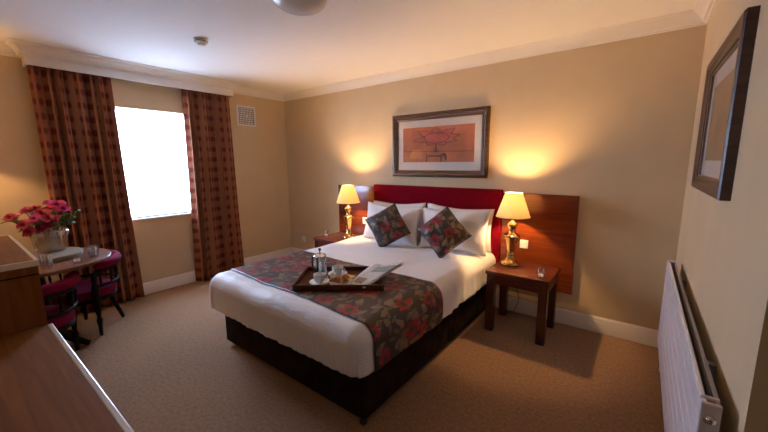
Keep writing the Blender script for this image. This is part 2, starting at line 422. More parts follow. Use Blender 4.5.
# ------------------------------------------------------------------ wall fittings
v = thing('air_vent', 'square white louvred air vent high on the window wall', 'vent', loc=(0, -.637, 1.99))
VY0, VY1, VZ0, VZ1 = -.776, -.502, 1.990, 2.258
b = box(0, .012, VY0, VY1, VZ0, VZ0+.022, .002)
for a in ((VY0, VY1, VZ1-.022, VZ1), (VY0, VY0+.022, VZ0+.022, VZ1-.022), (VY1-.022, VY1, VZ0+.022, VZ1-.022)): box(0, .012, *a, .002, bm=b)
O('frame', b, PLASTIC, v, world=True)
O('backing', box(.0005, .003, VY0+.022, VY1-.022, VZ0+.022, VZ1-.022), mat('vent_dark', (.10, .08, .06), .8), v, world=True)
for i in range(8):
    z = VZ0+.035+i*.0275
    O('slat', box(.003, .010, VY0+.022, VY1-.022, z, z+.007), PLASTIC, v, world=True)
for i in range(9):
    y = VY0+.044+i*.0225
    O('bar', box(.004, .011, y-.003, y+.003, VZ0+.022, VZ1-.022), PLASTIC, v, world=True)
O('knob', lathe([(.0, 0), (.012, 0), (.010, .010), (0, .012)], 16), PLASTIC, v, smooth=True, loc=(.010, -.002, .134), rot=(0, PI/2, 0))

def socket(name, x, y, z, w_, h_, label, cat):
    t = thing(name, label, cat, loc=(x, y, z))
    O('plate', box(-w_/2, w_/2, -.009, 0, -h_/2, h_/2, .003), PLASTIC, t)
    n = 2 if w_ > .1 else 1
    for i in range(n):
        c = (i-.5*(n-1))*.07
        O('rocker', box(c-.011, c+.011, -.013, -.009, .008, .028, .002), PLASTIC, t)
        if cat == 'socket': O('pin_hole', box(c-.012, c+.012, -.0105, -.0088, -.026, -.020), BLACK, t)
    return t
socket('wall_socket', .325, 0, .314, .086, .086, 'white wall socket low on the back wall beside the corner', 'socket')
socket('light_switch', 1.61, -.0305, .735, .086, .086, 'white switch plate on the headboard beside the far lamp', 'switch')
socket('light_switch', 3.585, -.0305, .705, .075, .080, 'white switch plate on the headboard behind the near lamp', 'switch')

t = thing('smoke_detector', 'small round white smoke detector on the ceiling', 'smoke detector', loc=(1.43, -1.87, H))
O('mount', lathe([(0, 0), (.055, 0), (.055, -.012), (0, -.012)], 32), PLASTIC, t, smooth=True)
O('housing', lathe([(.050, -.012), (.050, -.026), (.042, -.036), (.030, -.038), (.028, -.050), (.012, -.054), (0, -.054)], 32), PLASTIC, t, smooth=True)
O('grille', lathe([(.0515, -.017), (.0515, -.022), (.045, -.022), (.045, -.017)], 32, cap=False), BLACK, t)

t = thing('ceiling_lamp', 'unlit opal glass dome ceiling lamp with brass clip', 'ceiling lamp', loc=(2.745, -1.925, H))
O('base_plate', lathe([(0, 0), (.12, 0), (.12, -.02), (0, -.02)], 40), WHITE, t, smooth=True)
prof = [(.158, -.060)]+[(  .158*math.cos(a*PI/24), -.064-.075*math.sin(a*PI/24)) for a in range(0, 12)]+[(0, -.139)]
O('dome', lathe([(.0, -.021), (.12, -.022), (.12, -.050), (.150, -.052)]+prof, 48, cap=False), DOME, t, smooth=True)
for k in range(3):
    a = .35+k*2*PI/3
    O('clip', box(.105, .168, -.014, .014, -.072, -.044, .004), BRASS, t, rot=(0, 0, a))

# framed pictures
def frame_bm(x0, x1, z0, z1, fw, y0, prof):
    """mitred frame in the xz plane; prof: (inset, depth towards -y)"""
    b = bmesh.new(); rings = []
    for (sx, sz, cx, cz) in ((1, 1, x0, z0), (-1, 1, x1, z0), (-1, -1, x1, z1), (1, -1, x0, z1)):
        rings.append([b.verts.new((cx+sx*i_, y0-dp, cz+sz*i_)) for i_, dp in prof])
    k = len(prof)
    for j in range(4):
        a, c = rings[j], rings[(j+1) % 4]
        for i in range(k): b.faces.new((a[i], a[(i+1) % k], c[(i+1) % k], c[i]))
    return b
X0, X1, Z0, Z1 = 2.043, 3.196, 1.318, 2.012
pic = thing('framed_picture', 'framed orange print with flower drawing above the red headboard', 'picture', loc=((X0+X1)/2, 0, Z0))
O('frame', frame_bm(X0, X1, Z0, Z1, .07, 0, [(0, 0), (0, .028), (.008, .036), (.030, .038), (.040, .030), (.056, .030), (.060, .024), (.066, .020), (.066, 0)]), FRAMEW, pic, world=True, smooth=True)
O('inner_lip', frame_bm(X0+.066, X1-.066, Z0+.066, Z1-.066, .01, 0, [(0, 0), (0, .021), (.008, .019), (.008, 0)]), FRAMEW_IN, pic, world=True)
mx0, mx1, mz0, mz1 = X0+.074, X1-.074, Z0+.074, Z1-.074
O('mount', box(mx0, mx1, -.010, -.002, mz0, mz1), MATB, pic, world=True)
px0, px1, pz0, pz1 = 2.183, 3.048, 1.480, 1.862
pr = O('print', box(px0, px1, -.0108, -.0095, pz0, pz1), PRINT, pic, world=True)
def flat(name, poly, m, y):
    return O(name, prism(poly, y, y+.0005, 'xz'), m, pic, world=True)
def ell(cx, cz, a, c, n=28, t0=0): return [(cx+a*math.cos(2*PI*i/n), cz+c*math.sin(2*PI*i/n)) for i in range(n)]
fcx, fcz = 2.612, 1.738
def petal(ang, r0, r1, wd, sh=1.0):
    ca, sa = math.cos(ang), math.sin(ang); out = []
    pts = [(r0, -wd*.75), (r0+(r1-r0)*.35, -wd), (r1, 0), (r0+(r1-r0)*.35, wd), (r0, wd*.75)]
    for (p, q) in pts: out.append((fcx+1.55*(p*ca-q*sa), fcz+.82*(p*sa+q*ca)))
    return out
for k, (ang, r1, cc) in enumerate(((8, .185, ROSE_P), (38, .185, ROSE_P), (62, .155, PRINT), (92, .140, ROSE_P), (118, .150, PRINT), (146, .19, ROSE_P), (190, .195, ROSE_P), (232, .12, ROSE_P), (270, .115, PRINT), (308, .12, ROSE_P), (345, .17, PRINT))):
    if cc is PRINT and ang in (62, 118, 270): continue
    a = math.radians(ang)
    flat('petal_outline', petal(a, .07, r1, .042), INK, -.0116)
    flat('petal', petal(a, .07, r1-.012, .034), cc, -.0122)
flat('oval_outline', ell(fcx, fcz, .152, .058), INK, -.0128); flat('oval', ell(fcx, fcz, .142, .051), ROSE_P, -.0134)
flat('horizon_line', [(px0, 1.598), (px1, 1.588), (px1, 1.594), (px0, 1.604)], INK, -.0116)
flat('stem', [(2.598, 1.590), (2.622, 1.590), (2.618, 1.688), (2.604, 1.688)], INK, -.0122)
flat('stem_foot', [(2.575, 1.588), (2.645, 1.588), (2.618, 1.625), (2.604, 1.625)], INK, -.0118)
body = [(2.49, 1.482), (2.505, 1.482), (2.508, 1.540), (2.665, 1.536), (2.668, 1.482), (2.686, 1.482), (2.69, 1.535), (2.712, 1.548), (2.722, 1.500), (2.745, 1.502), (2.742, 1.556), (2.722, 1.578), (2.690, 1.574), (2.662, 1.556), (2.515, 1.556), (2.500, 1.580), (2.488, 1.566)]
flat('animal_figure', body, INK, -.0122)
O('picture_glass', box(mx0-.004, mx1+.004, -.0165, -.0150, mz0-.004, mz1+.004), PICGLASS, pic, world=True)

Y0, Y1, Z0, Z1 = -1.612, -.735, 1.333, 1.985
p2 = thing('framed_picture', 'dark framed ochre print on the right wall above the radiator', 'picture', loc=(W, (Y0+Y1)/2, Z0), rot=(0, 0, -PI/2))
hw, hh = (Y1-Y0)/2, Z1-Z0
O('frame', frame_bm(-hw, hw, 0, hh, .06, 0, [(0, 0), (0, .030), (.006, .036), (.028, .036), (.040, .028), (.058, .024), (.062, .018), (.062, 0)]), FRAMED, p2, smooth=True)
O('inner_lip', frame_bm(-hw+.062, hw-.062, .062, hh-.062, .01, 0, [(0, 0), (0, .019), (.008, .017), (.008, 0)]), FRAMEW_IN, p2)
O('mount', box(-hw+.07, hw-.07, -.008, -.002, .07, hh-.07), MATB, p2)
O('print', box(-hw+.16, hw-.16, -.0092, -.0078, .145, hh-.145), PRINT2, p2)
O('picture_glass', box(-hw+.068, hw-.068, -.0145, -.013, .068, hh-.068), PICGLASS, p2)

# ------------------------------------------------------------------ radiator
RX0, RX1, RY0, RY1, RZ0, RZ1 = 4.609, 4.652, -2.124, -.41, .235, .812
t = thing('radiator', 'white panel radiator with horizontal flutes on the right wall', 'radiator', loc=(4.64, (RY0+RY1)/2, RZ0))
NP = 8; ph = (RZ1-RZ0)/NP
for i in range(NP):
    O('panel', box(RX0, RX0+.010, RY0+.012, RY1-.012, RZ0+i*ph+.008, RZ0+(i+1)*ph-.008, .003), RADW, t, world=True)
O('front_plate', box(RX0+.006, RX0+.014, RY0+.010, RY1-.010, RZ0, RZ1), RADL, t, world=True)  # paler than the panels, so the gaps read as painted light lines
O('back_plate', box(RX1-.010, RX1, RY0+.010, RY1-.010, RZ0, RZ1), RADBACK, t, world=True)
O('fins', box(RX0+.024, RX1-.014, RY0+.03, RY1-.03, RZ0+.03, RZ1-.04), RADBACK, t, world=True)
for y in (RY0, RY1-.012):
    e = O('end_cap', box(RX0, RX1+.002, y, y+.012, RZ0, RZ1+.004, .004), RADW, t, world=True)
for y in (RY0+.03, RY1-.04):
    O('top_clip', box(RX0+.002, RX1, y, y+.010, RZ1-.004, RZ1+.006, .002), RADW, t, world=True)
O('bleed_valve', lathe([(0, 0), (.014, 0), (.014, .006), (.008, .008), (.006, .014), (0, .014)], 20), CHROME, t, smooth=True, loc=(-.009, RY0-(RY0+RY1)/2+.001, .535), rot=(PI/2, 0, 0))
for y in (-.75, -1.80):
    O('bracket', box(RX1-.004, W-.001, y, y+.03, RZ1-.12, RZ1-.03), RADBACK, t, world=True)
for y in (RY0+.03, RY1-.03):
    O('pipe', tube([(RX0+.026, y, .005), (RX0+.026, y, RZ0+.02)], .008), CHROME, t, world=True, smooth=True)

# ------------------------------------------------------------------ headboard
t = thing('headboard', 'wide headboard of red velvet between glossy cherry wood wings', 'headboard', loc=(2.56, 0, .30))
O('wood_wing', box(1.13, 1.772, -.030, -.001, .30, 1.185, .003), CHERRY, t, world=True)
O('wood_wing', box(3.362, 4.012, -.030, -.001, .30, 1.185, .003), CHERRY, t, world=True)
O('velvet_panel', box(1.773, 3.361, -.065, -.001, .30, 1.212, .012, seg=4), RED, t, world=True, smooth=True)

# ------------------------------------------------------------------ bed
bed = thing('divan_bed', 'king size divan bed base in dark brown suede', 'bed', loc=(2.55, -1.05, 0))
for (y0, y1) in ((-2.05, -1.020), (-1.012, -.075)):
    bs = O('base_section', box(1.80, 3.30, y0, y1, .035, .325, .012, seg=3), BASEF, bed, world=True, smooth=True)
    for x in (1.86, 3.24):
        for y in (y0+.06, y1-.06):
            b = lathe([(0, -.001), (.010, -.001), (.010, .010), (0, .010)], 12)
            c = O('castor', tube([(x-.012, y, .0225), (x+.012, y, .0225)], .0215, 16), BLACK, bed, world=True, smooth=True)
            b.free()
O('castor_bracket', box(3.262, 3.296, -2.052, -2.020, .006, .05, .004), BLACK, bed, world=True)
# drawer fronts in the side of the divan
for (y0, y1) in ((-1.93, -1.14), (-.93, -.20)):
    O('side_panel', box(3.299, 3.306, y0, y1, .075, .285, .003), BASEF, bed, world=True)
tag(O('mattress', box(1.80, 3.28, -2.04, -.075, .327, .545, .05, seg=4), mat('mattress_ticking', (.7, .68, .64), .8), smooth=True), 'thick white mattress lying under the striped duvet', 'mattress')

# duvet: rounded shell over the mattress; the same surface carries the runner
DX0, DX1, DY0, DY1, DZT = 1.685, 3.338, -2.128, -.075, .602
RAD = .105
def bed_disp(p, n):
    """loose-cloth relief"""
    q = .014*noise.noise(Vector((p.x*3.1, p.y*2.3, p.z*4)))+.004*noise.noise(Vector((p.x*9, p.y*7, p.z*8)))
    side = max(0, (.53-p.z)/.2)
    if side > 0:
        s = p.x if abs(n.y) > abs(n.x) else p.y
        q += min(1, side)*(.004*math.sin(s*31+2*math.sin(s*7))+.003*math.sin(s*63+s*s*5)+.010*noise.noise(Vector((s*8, p.z*5, 3))))
    return q
def rounded(x, y, z, off=0):
    """push a point of the box surface to the rounded box"""
    lo = Vector((DX0+RAD, DY0+RAD, 0)); hi = Vector((DX1-RAD, DY1-.01, DZT-RAD))
    c = Vector((min(max(x, lo.x), hi.x), min(max(y, lo.y), hi.y), min(z, hi.z)))
    n = Vector((x, y, z))-c
    if n.length < 1e-6: n = Vector((0, 0, 1))
    n.normalize()
    p = c+n*RAD if abs(c.z-hi.z) < 1e-9 or (n.x or n.y) else Vector((x, y, z))
    return p+n*(bed_disp(p, n)+off), n
def shell(name, xs, ys, zs_hem, uvm, m, off, head_open=True, x_sides=True, foot=True):
    """grid over the top plus skirts down the sides and the foot"""
    b = bmesh.new(); uvl = b.loops.layers.uv.new('UVMap')
    vs = {}
    def V(x, y, z):
        k = (round(x, 5), round(y, 5), round(z, 5))
        if k not in vs: vs[k] = b.verts.new(rounded(x, y, z, off)[0])
        return vs[k]
    def quad(ps, uvs):
        q = [V(*p) for p in ps]
        if len(set(q)) < 4: return
        f = b.faces.new(q)
        for l, uv in zip(f.loops, uvs): l[uvl].uv = uv
    for i in range(len(xs)-1):
        for j in range(len(ys)-1):
            xa, xb, ya, yb = xs[i], xs[i+1], ys[j], ys[j+1]
            quad([(xa, ya, DZT), (xb, ya, DZT), (xb, yb, DZT), (xa, yb, DZT)], [(xa, ya), (xb, ya), (xb, yb), (xa, yb)])
    for (X, sg) in ((xs[0], -1), (xs[-1], 1)):
        for j in range(len(ys)-1):
            for k in range(len(zs_hem)-1):
                za, zb = zs_hem[k], zs_hem[k+1]; ya, yb = ys[j], ys[j+1]
                quad([(X, ya, za), (X, yb, za), (X, yb, zb), (X, ya, zb)], [(X+sg*(DZT-za), ya), (X+sg*(DZT-za), yb), (X+sg*(DZT-zb), yb), (X+sg*(DZT-zb), ya)])
    if foot:
        for i in range(len(xs)-1):
            for k in range(len(zs_hem)-1):
                za, zb = zs_hem[k], zs_hem[k+1]; xa, xb = xs[i], xs[i+1]; Y = ys[0]
                quad([(xa, Y, za), (xb, Y, za), (xb, Y, zb), (xa, Y, zb)], [(xa, Y-(DZT-za)), (xb, Y-(DZT-za)), (xb, Y-(DZT-zb)), (xa, Y-(DZT-zb))])
    return b
def lin(a, c, n): return [a+(c-a)*i/n for i in range(n+1)]
def xs_(n=64): return lin(DX0, DX0+.2, 18)[:-1]+lin(DX0+.2, DX1-.2, n)[:-1]+lin(DX1-.2, DX1, 18)
ys = lin(DY0, DY0+.17, 16)[:-1]+lin(DY0+.17, DY1, 80)
zs = lin(DZT, DZT-.17, 14)[:-1]+lin(DZT-.17, .335, 8)
dv = O('duvet', shell('duvet', xs_(), ys, zs, None, LINEN, 0), LINEN, smooth='all')
tag(dv, 'white satin-stripe duvet spread over the bed', 'duvet')
md = dv.modifiers.new('thick', 'SOLIDIFY'); md.thickness = .012; md.offset = -1
zr = lin(DZT, DZT-.17, 14)[:-1]+lin(DZT-.17, .338, 8)
ry = lin(-1.985, -1.245, 34)
rn = shell('runner', xs_(56), ry, zr, None, FLORAL, .006, foot=False)
for v_ in rn.verts:                                # the runner lies slightly askew, as in the picture
    f_ = (v_.co.x-DX0)/(DX1-DX0); v_.co.y += .035-.055*f_*(1 if v_.co.y < -1.6 else .2)
ro = O('bed_runner', rn, FLORAL, smooth='all')
tag(ro, 'taupe bed runner with red flowers and pale leaves across the bed', 'bed runner')
md = ro.modifiers.new('thick', 'SOLIDIFY'); md.thickness = .004; md.offset = 1

# pillows and cushions
def pillow_bm(w_, h_, th, N=28, pinch=.085, seed=0, flange=.0):
    b = bmesh.new(); uvl = b.loops.layers.uv.new('UVMap'); sides = []
    for s in (-1, 1):
        g = []
        for i in range(N+1):
            row = []
            for j in range(N+1):
                a = -1+2*i/N; c = -1+2*j/N
                k = 1-pinch*(1-abs(c)**1.5)*1.0; k2 = 1-pinch*(1-abs(a)**1.5)
                x = a*w_/2*(1-pinch*.4*(1-abs(c)**1.5)); z = c*h_/2*k2
                e = max(0, (1-abs(a)**2.6))*max(0, (1-abs(c)**2.6))
                y = s*th/2*e**.55
                wr = .012*noise.noise(Vector((a*2.2+seed, c*2.2, s*1.5)))+.005*noise.noise(Vector((a*6+seed, c*5, s)))
                y += wr*min(1, e*3)
                row.append(b.verts.new((x, y, z)))
            g.append(row)
        sides.append(g)
        for i in range(N):
            for j in range(N):
                f = b.faces.new((g[i][j], g[i+1][j], g[i+1][j+1], g[i][j+1]))
                for l, (p, q) in zip(f.loops, ((i, j), (i+1, j), (i+1, j+1), (i, j+1))): l[uvl].uv = (p/N*w_+seed, q/N*h_+seed*.37)
    bmesh.ops.remove_doubles(b, verts=b.verts, dist=.0008)
    return b
def pillow(x, y, z, tilt, roll, label, seed, yaw=0, w_=.74, h_=.435, th=.17):
    o = O('pillow', pillow_bm(w_, h_, th, pinch=.15, seed=seed), LINEN, smooth='all', loc=(x, y, z), rot=(-tilt, roll, yaw))
    tag(o, label, 'pillow', 'white pillows against the headboard'); return o
pillow(2.20, -.140, .818, .04, -.02, 'white pillow at the back of the pair by the far lamp', 1, th=.12)
pillow(2.95, -.140, .820, .04, .02, 'white pillow at the back of the pair by the near lamp', 2, th=.12)
pillow(2.215, -.297, .803, .22, .03, 'white pillow behind the tilted cushion by the far lamp', 3, yaw=.03, th=.15)
pillow(2.965, -.297, .808, .22, -.03, 'white pillow behind the tilted cushion by the near lamp', 4, yaw=-.03, th=.15)
def cushion(x, y, z, tilt, rot, label, seed, yaw=0):
    c = thing('cushion', label, 'cushion', loc=(x, y, z), rot=(-tilt, rot, yaw), group='floral cushions on the bed')
    O('cover', pillow_bm(.370, .370, .15, 24, .07, seed), FLORAL_C, c, smooth='all')
    k = .181; O('piping', tube([(-k, 0, -k), (0, 0, -k*.94), (k, 0, -k), (k*.94, 0, 0), (k, 0, k), (0, 0, k*.94), (-k, 0, k), (-k*.94, 0, 0)], .004, 6, closed=True), BASEF, c, smooth=True)
    return c
cushion(2.318, -.502, .812, .60, PI/4+.17, 'floral taupe cushion standing on its corner, nearer the far lamp', 5, yaw=-.05)
cushion(2.978, -.502, .824, .60, PI/4-.02, 'floral taupe cushion standing on its corner, nearer the near lamp', 9, yaw=-.05)

# ------------------------------------------------------------------ bedside tables and lamps
def bedside(cx, label):
    t = thing('bedside_table', label, 'bedside table', loc=(cx, -.325, 0), group='bedside tables')
    O('table_top', box(-.255, .255, -.225, .225, .517, .55, .004), CHERRY_D, t, smooth=True)
    for (y0, y1) in ((-.213, -.193), (.193, .213)): O('apron', box(-.18, .18, y0, y1, .440, .516), CHERRY_D, t)
    for (x0, x1) in ((-.243, -.223), (.223, .243)): O('apron', box(x0, x1, -.15, .15, .440, .516), CHERRY_D, t)
    for sx in (-1, 1):
        for sy in (-1, 1):
            O('leg', box(sx*.212-.033, sx*.212+.033, sy*.182-.033, sy*.182+.033, .001, .516, .003), CHERRY_V, t)
    return t
bedside(3.665, 'cherry wood bedside table by the near lamp, in front of the headboard')
bedside(1.435, 'cherry wood bedside table by the far lamp, half hidden by the bed')
def shade_bm(r0, r1, z0, z1, seg=48):
    return lathe([(r0, z0), (r1, z1), (r1-.003, z1), (r0-.003, z0), (r0, z0)], seg, cap=False)
def table_lamp(x, y, label):
    t = thing('table_lamp', label, 'lamp', loc=(x, y, .55), group='lit brass bedside lamps')
    prof = [(0, .0005), (.072, .0005), (.074, .010), (.072, .020), (.062, .032), (.048, .040), (.040, .050), (.032, .064), (.029, .078), (.034, .084), (.029, .092), (.031, .115), (.038, .150), (.046, .185), (.052, .210), (.055, .222), (.064, .228), (.064, .238), (.055, .244), (.036, .250), (.028, .260), (.026, .278), (.030, .292), (.041, .306), (.044, .318), (.038, .330), (.022, .340), (.014, .348), (.010, .352), (0, .352)]
    O('brass_body', lathe([(q*1.08, z*1.17) for q, z in prof], 40), BRASS, t, smooth=True)
    for s in (-1, 1):
        O('handle', tube([(s*.062, 0, .272), (s*.076, 0, .277), (s*.080, 0, .261), (s*.070, 0, .243), (s*.051, 0, .234)], .004, 8), BRASS, t, smooth=True)
    O('stem', lathe([(0, .410), (.006, .410), (.006, .500), (.013, .502), (.013, .560), (0, .560)], 16), BRASS, t, smooth=True)
    sh = O('lamp_shade', shade_bm(.144, .073, .446, .656), SHADE, t, smooth=True)
    for rr, z in ((.1445, .4465), (.0735, .6555)):
        O('shade_ring', tube([(rr*math.cos(2*PI*i/40), rr*math.sin(2*PI*i/40), z) for i in range(40)], .0025, 6, closed=True), SHADE, sh, smooth=True)
    O('bulb', lathe([(0, .5605), (.010, .562), (.011, .572), (.017, .584), (.020, .597), (.017, .610), (.010, .616), (0, .618)], 16), BULBM, t, smooth=True)
    return t
table_lamp(3.535, -.265, 'lit brass table lamp with cream shade on the near bedside table')
table_lamp(1.565, -.300, 'lit brass table lamp with cream shade on the far bedside table')
tag(O('lamp_cable', tube([(3.535, -.092, .545), (3.535, -.075, .50), (3.55, -.06, .3), (3.57, -.05, .14), (3.54, -.07, .03), (3.48, -.10, .006), (3.42, -.12, .006)], .003, 6), BLACK, smooth=True), 'thin black lamp cable hanging behind the near bedside table', 'cable')
def votive(x, y, z, label, r_=.034, h_=.075, lit=True):
    t = thing('votive_glass', label, 'glass', loc=(x, y, z), group='small glass tea light holders')
    O('tumbler', lathe([(0, .0005), (r_*.88, .0005), (r_, h_), (r_-.003, h_), (r_*.88-.003, .008), (0, .008)], 28), GLASS, t, smooth=True)
    c = O('tealight', lathe([(0, .0085), (.019, .0085), (.019, .024), (.017, .026), (.006, .022), (0, .022)], 20), CANDLE, t, smooth=True)
    O('wick', tube([(0, 0, .022), (0, .001, .030)], .0008, 5), BLACK, c)
    return t
votive(3.839, -.470, .55, 'glass tea light holder on the near bedside table')
votive(1.275, -.415, .55, 'glass tea light holder on the far bedside table')

# ------------------------------------------------------------------ breakfast tray
TZ = .622
ang = math.atan2(.36, .483)
tx, ty = 2.722, -1.612
t = thing('tray', 'dark wooden breakfast tray lying on the bed runner', 'tray', loc=(tx, ty, TZ), rot=(0, 0, ang))
O('tray_base', box(-.30, .30, -.20, .20, 0, .008), CHERRY_D, t)
for (a) in ((-.30, .30, -.212, -.200), (-.30, .30, .200, .212), (-.312, -.30, -.212, .212), (.30, .312, -.212, .212)):
    O('tray_side', box(a[0], a[1], a[2], a[3], 0, .040, .003), CHERRY_D, t)
def onto(lx, ly):
    return (tx+lx*math.cos(ang)-ly*math.sin(ang), ty+lx*math.sin(ang)+ly*math.cos(ang))
BZ = TZ+.009
def unon(x, y):
    dx, dy = x-tx, y-ty
    return (dx*math.cos(ang)+dy*math.sin(ang), -dx*math.sin(ang)+dy*math.cos(ang))
# cafetiere
cx, cy = onto(-.17, .055)
t = thing('cafetiere', 'glass cafetiere with chrome lid at the back of the tray', 'coffee press', loc=(cx, cy, BZ))
O('beaker', lathe([(0, .008), (.042, .008), (.043, .012), (.043, .150), (.046, .156), (.043, .156), (.040, .150), (.040, .013), (0, .012)], 32), GLASS, t, smooth=True)
O('coffee', lathe([(0, .013), (.039, .013), (.039, .045), (0, .045)], 32), COFFEE, t, smooth=True)
O('lid', lathe([(0, .157), (.046, .157), (.047, .164), (.040, .174), (.015, .182), (0, .183)], 32), CHROME, t, smooth=True)
O('plunger_knob', lathe([(0, .183), (.004, .183), (.004, .200), (.010, .204), (.011, .212), (.006, .220), (0, .221)], 20), BLACK, t, smooth=True)
O('plunger_rod', tube([(0, 0, .05), (0, 0, .157)], .003, 8), CHROME, t, smooth=True)
O('plunger_disc', lathe([(0, .10), (.039, .10), (.039, .106), (0, .106)], 28), CHROME, t, smooth=True)
for k in range(4):
    a = .4+k*PI/2
    O('frame_strap', box(.0435, .0465, -.005, .005, .0, .150), CHROME, t, rot=(0, 0, a))
O('frame_foot', lathe([(.038, .0), (.047, .0), (.047, .010), (.038, .010), (.038, 0)], 28, cap=False), CHROME, t, smooth=True)
O('handle', tube([(-.044, -.004, .142), (-.075, -.006, .140), (-.085, -.006, .11), (-.083, -.006, .06), (-.044, -.004, .035)], .006, 8), BLACK, t, smooth=True)
def cup(x, y, a, label):
    t = thing('cup_and_saucer', None, None, loc=(x, y, BZ), rot=(0, 0, a)); bpy.data.objects.remove(t)
    s = O('saucer', lathe([(0, .0), (.040, .0), (.044, .004), (.074, .014), (.073, .017), (.042, .008), (0, .007)], 36), CHINA, smooth=True, loc=(x, y, BZ))
    tag(s, 'white china saucer under the '+label, 'saucer', 'breakfast saucers')
    t = thing('coffee_cup', 'white china '+label, 'cup', loc=(x, y, BZ+.0075), rot=(0, 0, a), group='breakfast cups')
    O('bowl', lathe([(0, .0), (.024, .0), (.026, .005), (.036, .018), (.042, .040), (.044, .062), (.041, .062), (.039, .040), (.033, .020), (.020, .010), (0, .009)], 36), CHINA, t, smooth=True)
    O('handle', tube([(.041, 0, .052), (.060, 0, .052), (.066, 0, .040), (.058, 0, .025), (.037, 0, .020)], .004, 8), CHINA, t, smooth=True)
cx, cy = onto(-.148, -.092); cup(cx, cy, .3, 'coffee cup in front of the cafetiere'); c1 = (cx, cy)
cx, cy = onto(-.045, .085); cup(cx, cy, .2, 'coffee cup behind the croissants')
cx, cy = onto(.005, -.090)
tag(O('side_plate', lathe([(0, 0), (.055, 0), (.060, .004), (.090, .013), (.089, .016), (.058, .008), (0, .007)], 40), CHINA, smooth=True, loc=(cx, cy, BZ)), 'white side plate holding the croissants', 'plate')
def croissant(x, y, z, a, label, s=1):
    pts, rads = [], []
    for i in range(29):
        f = -1+2*i/28
        th = f*1.15
        pts.append((.055*math.sin(th)*s, (.055*math.cos(th)-.04)*s, z_(f)*s)); rads.append((.006+.019*(1-abs(f)**1.6))*(1+.10*abs(math.sin(f*9)))*s)
    o = O('croissant', tube(pts, rads, 14), PASTRY, smooth='all', loc=(x, y, z), rot=(0, 0, a))
    tag(o, label, 'croissant', 'croissants on the tray'); return o
def z_(f): return .026-.008*abs(f)**2
cx, cy = onto(-.024, -.108); croissant(cx, cy, BZ+.0065, .3, 'golden croissant on the side of the plate nearest the coffee cup', .95)
cx, cy = onto(.042, -.070); croissant(cx, cy, BZ+.0065, 2.2, 'golden croissant on the side of the plate nearest the newspaper', .9)
# milk jug / sugar
cx, cy = onto(-.062, -.020)
tag(O('milk_jug', lathe([(0, 0), (.018, 0), (.024, .012), (.022, .030), (.017, .040), (.021, .050), (.018, .050), (.014, .040), (0, .035)], 24), CHINA, smooth=True, loc=(cx, cy, BZ)), 'tiny white milk jug between the two cups', 'jug')
# newspaper: folded sheets arching over the tray's end
def newspaper():
    t = thing('newspaper', 'folded newspaper lying across the end of the tray', 'newspaper', loc=(2.91, -1.46, BZ))
    def sheet(z0, dx, curl, th):
        b = bmesh.new(); uvl = b.loops.layers.uv.new('UVMap'); NU, NV = 14, 28; g = []
        A_ = Vector((2.852, -1.671)); B_ = Vector((2.990, -1.682)); C_ = Vector((3.021, -1.250)); D_ = Vector((2.771, -1.297))
        for j in range(NV+1):
            v_ = j/NV; row = []
            for i in range(NU+1):
                u_ = i/NU
                p = (A_*(1-u_)+B_*u_)*(1-v_)+(D_*(1-u_)+C_*u_)*v_
                z = z0+.034*v_+.010*math.sin(PI*v_)*(1-.5*u_)+.010*u_+.022*u_*v_+curl*v_*v_*(abs(u_-.35)-.2)*.25
                row.append(b.verts.new((p.x+dx-2.91, p.y-dx*.5+1.46, z)))
            g.append(row)
        for j in range(NV):
            for i in range(NU):
                f = b.faces.new((g[j][i], g[j][i+1], g[j+1][i+1], g[j+1][i]))
                for l, (a, c) in zip(f.loops, ((i, j), (i+1, j), (i+1, j+1), (i, j+1))): l[uvl].uv = (a/NU, c/NV)
        return b, th
    for (z0, dx, curl, th) in ((.0100, 0, .18, .001), (.0070, .006, .10, .001), (.0040, .011, .04, .001)):
        b, th = sheet(z0, dx, curl, th); o = O('folded_sheet', b, NEWS, t, smooth='all')
        md = o.modifiers.new('thick', 'SOLIDIFY'); md.thickness = th; md.offset = -1
newspaper()

# ------------------------------------------------------------------ cabinet and desk by the rear wall
CX0, CX1, CYF, CZ = 1.365, 2.290, -3.100, 1.055
t = thing('cabinet', 'tall brown wood cabinet with pale edging beside the desk', 'cabinet', loc=((CX0+CX1)/2, -3.40, 0))
O('side_panel', box(CX1-.02, CX1-.004, YR+.03, CYF-.006, .002, CZ-.026), OAK_V, t, world=True)
O('side_panel', box(CX0+.004, CX0+.02, YR+.03, CYF-.006, .002, CZ-.026), OAK_V, t, world=True)
O('back_panel', box(CX0+.02, CX1-.02, YR+.03, YR+.04, .05, CZ-.026), OAK, t, world=True)
O('plinth', box(CX0+.02, CX1-.02, YR+.05, CYF-.05, .002, .07), OAK, t, world=True)
for (x0, x1) in ((CX0+.022, (CX0+CX1)/2-.002), ((CX0+CX1)/2+.002, CX1-.022)):
    dd = O('door', box(x0, x1, CYF-.026, CYF-.008, .075, CZ-.030, .002), OAK_V, t, world=True)
    hx = x1-.04 if x0 < 1.5 else x0+.04
    O('knob', tube([(hx, CYF-.009, .60), (hx, CYF+.014, .60)], .011, 14), BRASS, dd, world=True, smooth=True)
O('top_board', box(CX0+.014, CX1-.014, YR+.03, CYF-.014, CZ-.025, CZ), OAK, t, world=True)
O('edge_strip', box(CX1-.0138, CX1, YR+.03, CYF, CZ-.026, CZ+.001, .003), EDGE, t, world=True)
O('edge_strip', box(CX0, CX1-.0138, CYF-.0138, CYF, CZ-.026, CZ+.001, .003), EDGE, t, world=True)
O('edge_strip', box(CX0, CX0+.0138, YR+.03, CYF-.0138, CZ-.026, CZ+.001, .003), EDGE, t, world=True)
O('groove_moulding', box(CX1-.004, CX1-.001, YR+.03, CYF-.006, CZ-.066, CZ-.060), BLACKWOOD, t, world=True)
